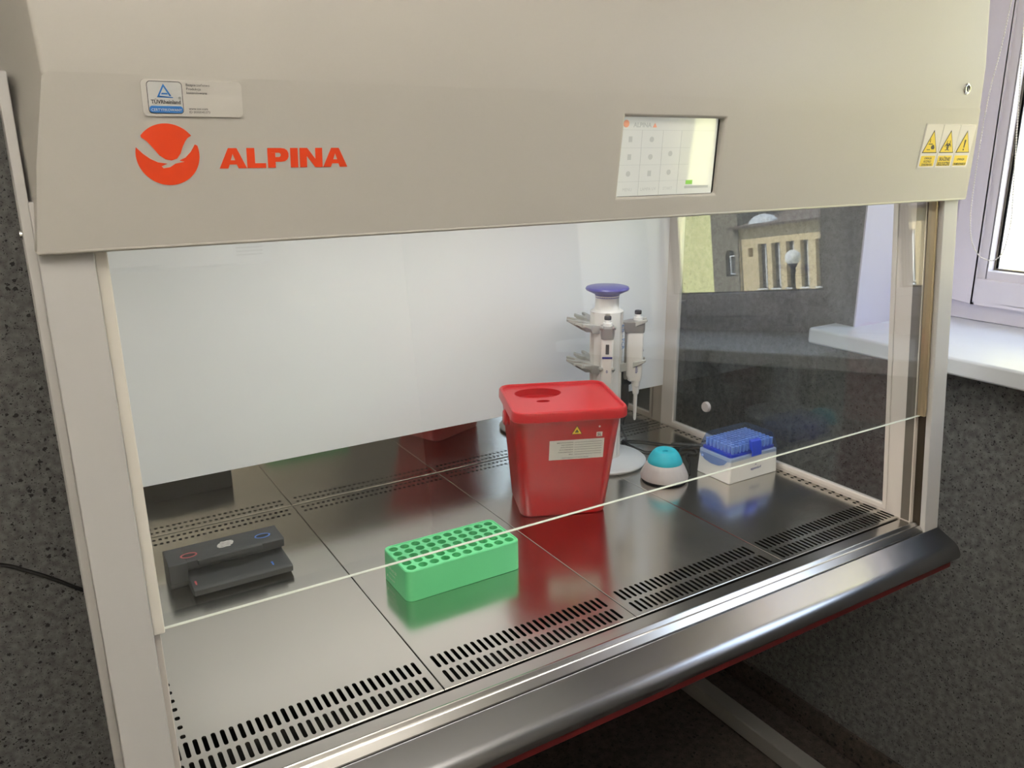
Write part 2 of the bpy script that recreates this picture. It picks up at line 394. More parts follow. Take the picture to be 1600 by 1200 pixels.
# added uplighter, unseen, that fills the room by washing the ceiling
t = thing('fill_light_housing', 'long white housing of an added, unseen fill light below the ceiling of the room', 'lamp', (-.4, -1.5, 1.44))
obj('housing', bx(-1.45, .65, -1.65, -1.35, 1.44, 1.49), M['ac'], t, bevel=.004)
for x_ in (-1.2, .4): obj('hanger', tube(B(), [(x_, -1.5, 1.485), (x_, -1.5, 1.9)], .004, 8), M['chrome'], t)
# wall-hung appliance on the opposite wall, mirrored by the sash glass
t = thing('air_conditioner', 'white wall-hung unit with slatted grille mirrored at the top left of the glass', 'appliance', (.515, -2.7, .64))
obj('body', bx(.20, .83, YF, -2.62, .638, .93), M['ac'], t, bevel=.004)
obj('front_panel', bx(.205, .40, -2.62, -2.60, .652, .92), M['ac'], t, bevel=.003)
g = obj('grille_frame', ring(B(), .68, .81, -2.62, -2.612, 0, 1, .01) if 0 else bx(.675, .80, -2.62, -2.612, .66, .91), M['ac'], t, bevel=.002)
b = B()
for i in range(16): box(b, .685, .79, -2.612, -2.606, .668 + i * .0145, .674 + i * .0145)
obj('slats', b, M['gasket'], t)

# ------------------------------------------------------------------ outdoors, seen through the window and mirrored in the sash
def wp(o, *a): return o
t = thing('yellow_building', 'sunlit pale yellow stucco building close outside the window', 'building', (9, 5, -5))
obj('wall', bx(9, 15, -3.2, 22, -5, 6.5), M['ylw2'], t)
obj('roof', prism(B(), [(8.7, 6.5), (15.3, 6.5), (12.5, 14.5)], 'y', -3.4, 22.2) if 0 else loft(B(), [[(8.7, y_, 6.5), (15.3, y_, 6.5), (12, y_, 13.5)] for y_ in (-3.4, 22.2)]), M['roof'], t)  # unseen roof stretched tall to keep bright sky out of the armrest reflection
t = thing('stucco_building', 'bright yellow rough stucco building mirrored at the left of the reflected window', 'building', (12, -17, -5))
obj('wall', prism(B(), [(12, -11.32), (12, -26), (17, -26), (17, -18.5)], 'z', -5, 4.4), M['ylw'], t)
obj('roof', loft(B(), [z3([(11.8, -11.2), (11.8, -26.2), (17.2, -26.2), (17.2, -18.6)], 4.4), z3([(14, -15), (14, -24), (15, -24), (15, -18.5)], 6)]), M['roof'], t)
X = 35
t = thing('far_building', 'beige building with tall narrow windows mirrored in the sash glass', 'building', (X, -28, -5))
b = B()
wins = [(-30.94, -30.31), (-29.99, -29.38), (-29.0, -28.45), (-28.06, -27.55), (-27.1, -26.6), (-26.1, -25.6), (-25.1, -24.6), (-24.1, -23.6), (-23.15, -22.65), (-22.19, -21.65), (-21.14, -20.5), (-19.9, -19.3), (-18.7, -18.1)]
hol = [[(y0, -1.75), (y1, -1.75), (y1, .70), (y0, .70)] for y0, y1 in wins] + [[(-31.65, .04), (-31.30, .04), (-31.30, .53), (-31.65, .53)]]
rr = plate(b, [(-32.32, -5), (-8, -5), (-8, 1.7), (-32.32, 1.7)], hol, 0, .5, drop=4)
for v in b.verts: v.co = Vector((X - v.co.z, v.co.x, v.co.y))
obj('wall', b, M['beige'], t)
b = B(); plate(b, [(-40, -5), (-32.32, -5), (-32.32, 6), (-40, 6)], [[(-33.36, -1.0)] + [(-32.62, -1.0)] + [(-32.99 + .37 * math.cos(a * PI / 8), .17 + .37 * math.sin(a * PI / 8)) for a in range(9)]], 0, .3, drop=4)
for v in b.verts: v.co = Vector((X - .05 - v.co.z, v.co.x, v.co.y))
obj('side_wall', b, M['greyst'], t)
obj('roof', prism(B(), [(X - .5, 1.62), (X + 6, 1.9), (X + 6, 3.5), (X + 1.0, 2.0), (X - .55, 1.75)], 'y', -32.7, -8) , M['roof'], t)
b = B(); lathe(b, [(.9, 1.85), (.86, 2.0), (.55, 2.25), (.1, 2.36)], X + .6, -31.0, 20, .8, 1); obj('roof_dome', b, M['exwhite'], t)
for y0, y1 in wins + [(-33.36, -32.62)]:
    wv = obj('window', bx(X + .3 if y0 > -33 else X + .2, X + .34 if y0 > -33 else X + .24, y0, y1, -1.75, .7), M['winrec'], t)
    q = y0 + (y1 - y0) * .55 if y0 > -33 else y0 + .2
    obj('casement', ring(B(), X + .18 if y0 > -33 else X + .1, X + .26, q, y1 - .02, -1.7 if y0 > -33 else -.9, .66 if y0 > -33 else .2, .07), M['exwhite'], wv)
    if y0 > -33: obj('window_ledge', bx(X - .12, X + .3, y0 - .03, y1 + .03, -1.83, -1.75), M['exwhite'], t)
obj('downpipe', tube(B(), [(X - .15, -32.25, -5), (X - .15, -32.25, 1.6)], .07, 8), M['greyst'], t)
for y, x in ((-9.30, 12), (-7.28, 12)):
    z = .272 if y < -9 else .70
    t = thing('globe_lamp', 'white globe street lamp before the beige building, ' + ('in the middle of the mirrored view' if y < -9 else 'beside the window reveal'), 'street lamp', (x, y, -5))
    obj('pole', tube(B(), [(x, y, -5), (x, y, z - .2)], .03, 10), M['dark'], t)
    obj('collar', lathe(B(), [(.03, z - .28), (.05, z - .26), (.035, z - .2), (.09, z - .11)], x, y, 16), M['dark'], t)
    b = B(); bmesh.ops.create_uvsphere(b, u_segments=24, v_segments=16, radius=.142, matrix=Matrix.Translation((x, y, z))); obj('globe', b, M['globe'], t)
struct('ground', bx(1.95, 80, -90, 60, -5.4, -5.0), M['ground'])

# ------------------------------------------------------------------ the safety cabinet
TILT = .0793; Y0 = -.045
def yf(z, off=0): return Y0 + off + math.tan(TILT) * z
W = 1.22; D = .64
cab = thing('safety_cabinet', 'large beige laboratory safety cabinet with glass front sash and steel work surface', 'cabinet', (.61, .3, ZF))
XO0, XO1 = -.057, 1.277
# hood fascia: profile lines bottom, crease, top, with side faces running back
def fas(z, y, xl, xr):
    return [(xl, y, z), (xr, y, z), (XO1 - .003, .045, z), (XO1 - .003, .07, z), (XO0 + .003, .07, z), (XO0 + .003, .045, z)]
rows = [fas(.5575, -.012, -.0495, 1.267), fas(.628, -.021, -.040, 1.256), fas(.698, -.030, -.0262, 1.2415), fas(.76, -.0285, -.0285, 1.2435), fas(1.30, .02, -.034, 1.249)]
# the fascia has a real opening for the screen: front face built separately
b = B()
R = [[b.verts.new(p) for p in l] for l in rows]
for a_, b_ in zip(R, R[1:]):
    for i in range(6):
        if i == 0 and a_ in (R[0], R[1]): continue
        b.faces.new((a_[i], a_[(i + 1) % 6], b_[(i + 1) % 6], b_[i]))
b.faces.new(R[0][::-1]); b.faces.new(R[-1])
# front lower faces with the screen opening, in the plane of the lower fascia
SX0, SX1, SZ0, SZ1 = .5435, .7000, .5850, .6745
def fy(z): return -.012 - (z - .5575) / (.698 - .5575) * .018
out = [(-.0495, .5575), (1.267, .5575), (1.256, .628), (1.2415, .698), (-.0262, .698), (-.040, .628)]
hole = [(SX0, SZ0), (SX1, SZ0), (SX1, SZ1), (SX0, SZ1)]
edges = []; rg = []
for l in (out, hole):
    vs = [b.verts.new((x, fy(z), z)) for x, z in l]; rg.append(vs)
    edges += [b.edges.new((vs[i], vs[(i + 1) % len(vs)])) for i in range(len(vs))]
bmesh.ops.triangle_fill(b, use_beauty=True, edges=edges, normal=(0, -1, 0))
lo = [b.verts.new((v.co.x, v.co.y + .012, v.co.z)) for v in rg[1]]
for i in range(4): b.faces.new((rg[1][i], rg[1][(i + 1) % 4], lo[(i + 1) % 4], lo[i]))
hood = obj('hood_panel', b, M['hood'], cab, bevel=.0035, seg=3)
obj('upper_body', bx(XO0 + .0085, XO1 - .0085, .07, .76, .645, 1.32), M['hood'], cab, bevel=.003)
b = B()
for x0, x1 in ((XO0, -.049), (1.269, XO1)): box(b, x0, x1, .005, .76, -.13, .70)
for x0, x1 in ((XO0, -.049), (1.269, XO1)): box(b, x0, x1, .045, .76, .70, 1.30)
b.free()
def side_panel(x0, x1):
    b = B(); o_ = [(.005, -.11), (.76, -.11), (.76, 1.30), (.045, 1.30), (.045, .70), (.005, .70)]; h_ = [(.022, -.02), (.65, -.02), (.65, .625), (.072, .625)]
    plate(b, o_, [h_], 0, x1 - x0); plate(b, [(p[0], p[1]) for p in o_], [h_], -(x1 - x0), 0)
    for v in b.verts: v.co = Vector((x1 + v.co.z, v.co.x, v.co.y))
    return obj('side_panel', b, M['post'], cab, bevel=.0012)
for x0, x1 in ((XO0, -.049), (1.269, XO1)): side_panel(x0, x1)
# front posts: slanted boxes
def post(x0, x1, y_a, y_b, z0, z1, m, name='front_post', bev=.0015, parent=cab):
    b = B(); loft(b, [[(x0, yf(z, y_a), z), (x1, yf(z, y_a), z), (x1, yf(z, y_b), z), (x0, yf(z, y_b), z)] for z in (z0, z1)])
    return obj(name, b, m, parent, bevel=bev)
post(-.0495, -.0075, 0, .035, -.03, .60, M['post']); pr = post(1.2275, 1.2665, 0, .010, -.0195, .60, M['post'])
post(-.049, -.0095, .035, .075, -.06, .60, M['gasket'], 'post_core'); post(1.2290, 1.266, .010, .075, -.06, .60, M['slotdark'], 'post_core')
obj('screw', lathe(B(), [(.0025, 0), (.0025, .002), (.001, .0028)], n=12), M['chrome'], cab, local=False) if 0 else None
# sash: glass with real thickness, polished lower edge, side strips
def slab(x0, x1, off0, off1, z0, z1):
    return loft(B(), [[(x0, yf(z, off0), z), (x1, yf(z, off0), z), (x1, yf(z, off1), z), (x0, yf(z, off1), z)] for z in (z0, z1)])
ZG = .1955
sash = obj('sash_glass', slab(.003, 1.2185, .015, .019, ZG + .0010, .64), M['glass'], cab)
obj('sash_lower_edge', slab(.003, 1.2185, .0149, .0191, ZG, ZG + .0010), M['gedge'], sash, bevel=.0005)
obj('sash_side_strip', slab(-.0075, .0032, .008, .024, ZG, .64), M['edge'], sash, bevel=.0015)
obj('sash_side_strip', slab(1.2195, 1.2265, .008, .022, ZG, .64), M['gold'], sash, bevel=.0015)
# side walls of the chamber with glazed openings
for s, (xa, xb, xg) in enumerate(((-.0095, 0, -.0045), (W, W + .0095, W + .0045))):
    oy0, oy1, oz0, oz1 = .036, .597, .014, .60
    def sl(z, e=0): return .0345 + e + .089 * z
    def sheet(xm, t_, outline, hole_2):
        b = B(); plate(b, outline, [hole_2], 0, t_); plate(b, outline, [hole_2], -t_, 0)
        for v in b.verts: v.co = Vector((xm + v.co.z, v.co.x, v.co.y))
        return b
    opening = [(sl(oz0), oz0), (oy1, oz0), (oy1, oz1), (sl(oz1), oz1)]
    sf = obj('side_frame', sheet(xb, xb - xa, [(yf(-.03, .024), -.03), (D + .006, -.03), (D + .006, .645), (yf(.645, .024), .645)], opening), M['frame'], cab, bevel=.0012)
    b = prism(B(), opening, 'x', xg - .002, xg + .002)
    obj('side_glass', b, M['sideglass'], cab)
    grow = [(sl(oz0 - .011, -.009), oz0 - .010), (oy1 + .011, oz0 - .010), (oy1 + .011, oz1 + .012), (sl(oz1, -.010), oz1 + .012)]
    inner_ = [(sl(oz0, -.0015), oz0 - .001), (oy1 + .001, oz0 - .001), (oy1 + .001, oz1 + .001), (sl(oz1, -.0015), oz1 + .001)]
    if s == 1: obj('frame_edge_strip', loft(B(), [[(W - .0008, yf(z, .026), z), (W + .004, yf(z, .026), z), (W + .004, yf(z, .026) + .016, z), (W - .0008, yf(z, .026) + .016, z)] for z in (0, .63)]), M['gasket'], sf, bevel=.0004)
    b = sheet((xb + .0016) if s == 0 else (xa), .0016, grow, inner_)
    obj('glazing_bead', b, M['frame'], sf, bevel=.0015)
# round plug on the right-hand side glass
b = lathe(B(), [(.012, 0), (.012, .005), (.0105, .0075), (.001, .008)], n=24); bmesh.ops.rotate(b, verts=b.verts, matrix=Matrix.Rotation(-PI / 2, 3, 'Y')); bmesh.ops.translate(b, verts=b.verts, vec=(W + .0022, .489, .079))
obj('side_glass_plug', b, M['vgrey'], cab)
# rear wall: polished strip below, white panel above
obj('rear_strip', bx(0, W, D, D + .006, -.06, .12), M['strip'], cab)
obj('rear_panel', bx(0, W, D - .003, D + .006, .0958, .645), M['rear'], cab, bevel=.0008)
obj('chamber_ceiling', bx(0, W, .02, D, .637, .645), M['inner'], cab)
obj('chamber_lamp', bx(.10, 1.12, .27, .33, .6365, .6375), M['lampdiff'], cab)
# front sill profile and plenum box under the trays
prof = [(-.0025, -.03), (-.0025, -.0035), (-.0045, -.0018), (-.0245, -.0018), (-.0265, .0008), (-.0285, .0014), (-.0300, .0002), (-.0318, -.0032), (-.0332, -.0042), (-.0345, -.0032), (-.0362, -.0036), (-.0432, -.0110), (-.0432, -.03)]
obj('front_sill', prism(B(), prof, 'x', -.006, 1.2265), M['sill'], cab, ang=30)
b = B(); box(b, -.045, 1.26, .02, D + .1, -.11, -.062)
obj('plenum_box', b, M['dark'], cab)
for x0, x1 in ((-.05, -.008), (1.2275, 1.27)): obj('tray_support', bx(x0, x1, -.04, D + .02, -.062, -.03), M['gasket'], cab)
ap = [(-.0436, -.0135), (-.0455, -.0128), (-.0780, -.0278), (-.0825, -.0308), (-.0868, -.0350), (-.0910, -.0425), (-.0926, -.0480), (-.0918, -.0535), (-.0880, -.0575), (-.080, -.0595), (-.0436, -.0600)]
obj('armrest', prism(B(), ap, 'x', -.052, 1.268), M['arm'], cab, ang=30, bevel=.0008)
obj('red_band', bx(-.04, 1.256, -.084, -.050, -.0715, -.0598), M['redband'], cab, bevel=.001)  # dark red band below the front edge of the armrest
for x0, x1, l0, l1 in ((1.325, 1.373, 1.20, 1.25), (-.12, -.072, 0, .05)):
    obj('stand_foot', bx(x0, x1, -.02, .76, ZF, ZF + .045), M['foot'], cab, bevel=.004)
    obj('stand_leg', bx(l0, l1, .69, .75, ZF + .045, -.13), M['foot'], cab, bevel=.004)
    obj('leg_bracket', bx(min(x0, l0) if x0 < 0 else l0, l1 if x0 < 0 else x0, .69, .75, ZF, ZF + .045), M['foot'], cab, bevel=.004)
# lock on the hood
def hood_y(z): return -.030 + (z - .698) * (.0015 / .062)
b = lathe(B(), [(.0082, 0), (.0082, .0015), (.0066, .0028), (.0052, .0030), (.0050, .0018), (.001, .0018)], n=24)
bmesh.ops.rotate(b, verts=b.verts, matrix=Matrix.Rotation(PI / 2, 3, 'X')); bmesh.ops.translate(b, verts=b.verts, vec=(1.1975, hood_y(.7245) + .0002, .7245))
lk = obj('lock', b, M['chrome'], cab)
obj('keyhole', bx(1.1967, 1.1983, -.0322, -.0305, .7205, .7285), M['dark'], lk)
# small bolts on the left side panel
b = lathe(B(), [(.004, 0), (.004, .002), (.002, .003)], n=12); bmesh.ops.rotate(b, verts=b.verts, matrix=Matrix.Rotation(-PI / 2, 3, 'Y')); bmesh.ops.translate(b, verts=b.verts, vec=(XO0 - .0002, .03, .572))
obj('side_bolt', b, M['chrome'], cab)
# prints on the lower fascia
hn = Vector((0, -(.698 - .5575), -.018)).normalized()
HF = Fr((0, fy(.5575), .5575), (1, 0, 0), (0, -.018, .1405), .0004)
kz = math.hypot(.018, .1405) / .1405
def hz(z): return (z - .5575) * kz
cx, cz, rl = .0575, hz(.6362), .0251
def lz(pts): return [(cx + (x - 275) / 220 * rl, cz + (627 - y) / 215 * rl) for x, y in pts]
def arc(a0, a1, n=24): return [(cx + rl * math.cos(math.radians(a0 + (a1 - a0) * i / n)), cz + rl * math.sin(math.radians(a0 + (a1 - a0) * i / n))) for i in range(n + 1)]
b = B()
up = lz([(105, 508), (140, 535), (175, 578), (215, 632), (255, 660), (295, 668), (335, 655), (362, 620), (380, 575), (402, 535), (420, 512)])
HF.poly(b, arc(38, 142)[0:] + up)
dn = lz([(62, 575), (105, 620), (150, 655), (200, 680), (265, 690), (222, 708), (235, 722), (280, 715), (320, 690), (385, 678), (350, 668), (395, 648), (435, 608), (468, 556)])
HF.poly(b, dn + arc(17, -194, 50))
fobj('bird_logo', b, M['orange'], cab, label='round orange bird emblem')
# ALPINA lettering from polygons, cap height h
b = B(); h = .0172; x = .0985; z = hz(.6243); s = h
def LT(pts, x0, w=1): HF.poly(b, [(x0 + px * s * 1.115, z + py * s) for px, py in pts])
def A_(x0):
    LT([(0, 0), (.42, 1), (.78, 1), (1.22, 0), (.84, 0), (.775, .19), (.44, .19), (.375, 0)], x0) if 0 else None
    LT([(0, 0), (.38, 0), (.45, .19), (.77, .19), (.84, 0), (1.22, 0), (.80, 1), (.61, 1), (.61, .72), (.71, .40), (.51, .40), (.61, .72), (.61, 1), (.42, 1)][:6] + [(.80, 1), (.6105, 1), (.6105, .72), (.71, .40), (.51, .40), (.6095, .72), (.6095, 1), (.42, 1)], x0)
    return x0 + 1.24 * s * 1.115
x = A_(x)
LT([(0, 0), (.86, 0), (.86, .24), (.36, .24), (.36, 1), (0, 1)], x); x += .95 * s * 1.115
xP = x
LT([(0, 0), (.36, 0), (.36, .30), (.62, .30), (.80, .33), (.92, .42), (.98, .56), (.98, .74), (.92, .88), (.80, .97), (.62, 1), (.1805, 1), (.1805, .76), (.54, .76), (.60, .72), (.62, .65), (.60, .58), (.54, .54), (.36, .54), (.36, .755), (.1795, .755), (.1795, 1), (0, 1)], x); x += 1.07 * s * 1.115
LT([(0, 0), (.36, 0), (.36, 1), (0, 1)], x); x += .45 * s * 1.115
LT([(0, 0), (.34, 0), (.34, .58), (.74, 0), (1.10, 0), (1.10, 1), (.76, 1), (.76, .43), (.37, 1), (0, 1)], x); x += 1.13 * s * 1.115
x = A_(x)
fobj('brand_lettering', b, M['orange'], cab, label='orange ALPINA lettering')
# certification sticker (its square code is left out)
def px(u): return .0418 + (u - 218) / 158 * .0795
b = B(); HF.poly(b, [(x_, hz(z_)) for x_, z_ in rrect(.0418, .1212, .6668, .6952, .004)], .0014, .0014)
st = fobj('certificate_sticker', b, M['dome'], cab, label='glossy domed certification sticker')
b = B(); HF.poly(b, [(x_, hz(z_)) for x_, z_ in rrect(.0460, .0732, .6688, .6938, .003)], .0016, .0002); fobj('badge_border', b, M['text'], st)
b = B(); HF.poly(b, [(x_, hz(z_)) for x_, z_ in rrect(.0465, .0727, .6693, .6933, .0026)], .0018, .0002); fobj('badge_field', b, M['tuvw'], st)
b = B(); HF.poly(b, [(x_, hz(z_)) for x_, z_ in rrect(.0467, .0725, .6695, .6748, .0022)], .0020, .0002)
t0 = hz(.6815)
HF.poly(b, [(.0532, t0), (.0587, t0 + .0105), (.0643, t0 + .001), (.0628, t0 + .001), (.0587, t0 + .0082), (.0552, t0 + .0012), (.0655, t0 + .0002), (.0655, t0 - .0004)], .0020, .0002)
HF.poly(b, [(.0565, t0 + .0022), (.0617, t0 + .0022), (.0612, t0 + .0034), (.0571, t0 + .0034)], .0020, .0002)
fobj('badge_mark', b, M['tuv'], st)
b = B(); HF.text(b, 'TÜVRheinland', .0597, hz(.6766), .0042, .0021, .02, .93, 'CENTER'); HF.text(b, '®', .0695, hz(.680), .003, .0021)
HF.text(b, 'Bezpieczeństwo', .0762, hz(.6906), .0029, .0017); HF.text(b, 'Produkcja', .0762, hz(.6875), .0029, .0017); HF.text(b, 'kontrolowana', .0762, hz(.6845), .0029, .0017)
HF.text(b, 'www.tuv.com', .0772, hz(.6722), .0027, .0017, .01); HF.text(b, 'ID 0000045373', .0772, hz(.6695), .0027, .0017)
fobj('badge_text', b, M['text'], st)
b = B(); HF.text(b, 'CERTYFIKOWANY', .0597, hz(.6708), .0030, .0022, .01, .95, 'CENTER'); fobj('badge_caption', b, M['tuvw'], st)
# three warning labels
b = B(); HF.rect(b, 1.1115, 1.2435, hz(.6088), hz(.6740), .0006, .0004)
wl = fobj('warning_sticker', b, M['dome'], cab, label='clear strip holding three warning signs')
def tri(bm, cx_, z0_, w_, h_, l): HF.poly(bm, [(cx_ - w_ / 2, z0_), (cx_ + w_ / 2, z0_), (cx_, z0_ + h_)], l, .0001)
for i in range(3):
    x0 = 1.1135 + i * .0434
    b = B(); HF.poly(b, [(x_, hz(z_)) for x_, z_ in rrect(x0, x0 + .0412, .6103, .6726, .003)], .0009, .0002); sg = fobj('warning_sign', b, M['tuvw'], wl) if 0 else fobj('warning_sign', b, M['label'], cab, label=('hand crushing hazard sign', 'biohazard sign', 'exclamation mark sign')[i])
    cxx = x0 + .0206; zb = hz(.6315)
    b = B(); tri(b, cxx, zb, .0375, .0335, .0011); fobj('triangle_border', b, M['ink'], sg)
    b = B(); tri(b, cxx, zb + .0012, .0333, .0297, .0013); HF.poly(b, [(x_, hz(z_)) for x_, z_ in rrect(x0 + .003, x0 + .0382, .6123, .6275, .0015)], .0011, .0001); fobj('yellow_field', b, M['yellow'], sg)
    b = B(); L = .0015
    if i == 0:
        HF.rect(b, cxx - .0075, cxx + .003, zb + .0125, zb + .0137, L); HF.rect(b, cxx - .009, cxx - .001, zb + .0045, zb + .0055, L)
        HF.poly(b, [(cxx + .0005, zb + .0075), (cxx + .003, zb + .0055), (cxx + .0085, zb + .0055), (cxx + .0095, zb + .0075), (cxx + .0065, zb + .0120), (cxx + .003, zb + .0118), (cxx + .0005, zb + .0100)], L)
        HF.poly(b, [(cxx - .0048, zb + .0150), (cxx - .0036, zb + .0170), (cxx - .0042, zb + .0170), (cxx - .0042, zb + .0205), (cxx - .0054, zb + .0205), (cxx - .0054, zb + .0170), (cxx - .0060, zb + .0170)], L)
    elif i == 1:
        c0 = (cxx, zb + .0105)
        for a in (90, 210, 330):
            aa = math.radians(a); ox, oy = c0[0] + .0042 * math.cos(aa), c0[1] + .0042 * math.sin(aa)
            ro, ri, gap = .0048, .0034, 38
            A0 = a + gap; P1 = [(ox + ro * math.cos(math.radians(A0 + (360 - 2 * gap) * k / 16)), oy + ro * math.sin(math.radians(A0 + (360 - 2 * gap) * k / 16))) for k in range(17)]
            ox2, oy2 = ox + .0009 * math.cos(aa), oy + .0009 * math.sin(aa)
            P2 = [(ox2 + ri * math.cos(math.radians(A0 + (360 - 2 * gap) * k / 16)), oy2 + ri * math.sin(math.radians(A0 + (360 - 2 * gap) * k / 16))) for k in range(16, -1, -1)]
            HF.poly(b, P1 + P2, L)
        P1 = circ(c0[0], c0[1], .0040, 20) + [(c0[0] + .0040, c0[1] + 1e-5), (c0[0] + .0031, c0[1] + 1e-5)] + circ(c0[0], c0[1], .0031, 20)[::-1]
        HF.poly(b, P1[:-1], L + .00005)
    else:
        HF.poly(b, [(cxx - .0011, zb + .0075), (cxx + .0011, zb + .0075), (cxx + .0019, zb + .0195), (cxx - .0019, zb + .0195)], L); HF.poly(b, circ(cxx, zb + .0048, .0015, 12), L)
    rowsT = (('UWAGA', 'RYZYKO', 'ZGNIECENIA RĄK'), ('SKAŻENIE', 'BIOLOGICZNE'), ('UWAGA', 'PROMIENIOWANIE UV'))[i]
    sz = (.0050, .0072, .0050)[i]
    for k, tx in enumerate(rowsT):
        n = len(rowsT); zz = hz(.6265) - (k + 1) * (.0142 / n) + .0006
        HF.text(b, tx, cxx, zz, sz * (.9 if n == 3 else 1), L - .0002, .02, min(1.05, .032 / (len(tx) * sz * .62)), 'CENTER')
    fobj('sign_print', b, M['ink'], sg)
# touch screen, sunk in its opening
SF = Fr((0, fy(.5575) + .0030, .5575), (1, 0, 0), (0, -.0095, .1405), .0002)
b = B(); SF.rect(b, SX0, SX1, hz(SZ0), hz(SZ1), 0, .002); fobj('screen_bezel', b, M['blackd'], cab)
b = B(); SF.rect(b, SX0 + .0004, SX1 - .0035, hz(SZ0 + .0005), hz(SZ1 - .0005), .0006, .0006); scr = fobj('touch_screen', b, M['scr'], cab, label='lit touch screen with a faint menu')
def sp(u, v):   # fraction across the screen from the left, from the top
    return SX0 + u * (SX1 - .0035 - SX0), hz(SZ1) - v * (hz(SZ1) - hz(SZ0))
b = B()
for v_ in (.165, .385, .60, .81): SF.rect(b, sp(0, 0)[0], sp(.72 if v_ > .2 else 1, 0)[0], sp(0, v_)[1] - .00015, sp(0, v_)[1] + .00015, .0008)
for u_ in (.22, .43, .62): SF.rect(b, sp(u_, 0)[0] - .00015, sp(u_, 0)[0] + .00015, sp(0, 1)[1], sp(0, .165)[1], .0008)
SF.text(b, 'ALPINA', *sp(.13, .13), .0072, .0008, .03, 1.1)
for u_, v_ in ((.11, .28), (.32, .28), (.11, .50), (.32, .50), (.52, .46), (.11, .71), (.32, .71), (.52, .70)):
    x_, z_ = sp(u_, v_)
    SF.poly(b, circ(x_, z_, .0032, 12), .0008) if (u_ + v_) * 100 % 2 < 1 else SF.rect(b, x_ - .0026, x_ + .0026, z_ - .0032, z_ + .0032, .0008)
for u_ in (.11, .32, .52): SF.text(b, ('MENU', 'LAMPA UV', 'START')[int(u_ * 5)], *sp(u_, .93), .0052, .0008, 0, 1, 'CENTER')
SF.rect(b, *[sp(.70, 0)[0], sp(.96, 0)[0]], sp(0, .92)[1], sp(0, .885)[1], .0008)
fobj('screen_menu', b, M['scrline'], scr)
b = B(); SF.rect(b, sp(.71, 0)[0], sp(.78, 0)[0], sp(0, .865)[1], sp(0, .81)[1], .0009); fobj('green_button', b, M['scrgreen'], scr)
b = B(); SF.poly(b, circ(*sp(.06, .09), .0042, 16), .0009); fobj('screen_badge', b, M['scrorange'], scr)
x_, z_ = sp(.34, .12); b = B(); SF.poly(b, [(x_ - .003, z_ - .001), (x_ + .003, z_ - .001), (x_, z_ + .004)], .0009); fobj('screen_warning', b, M['scrorange'], scr)

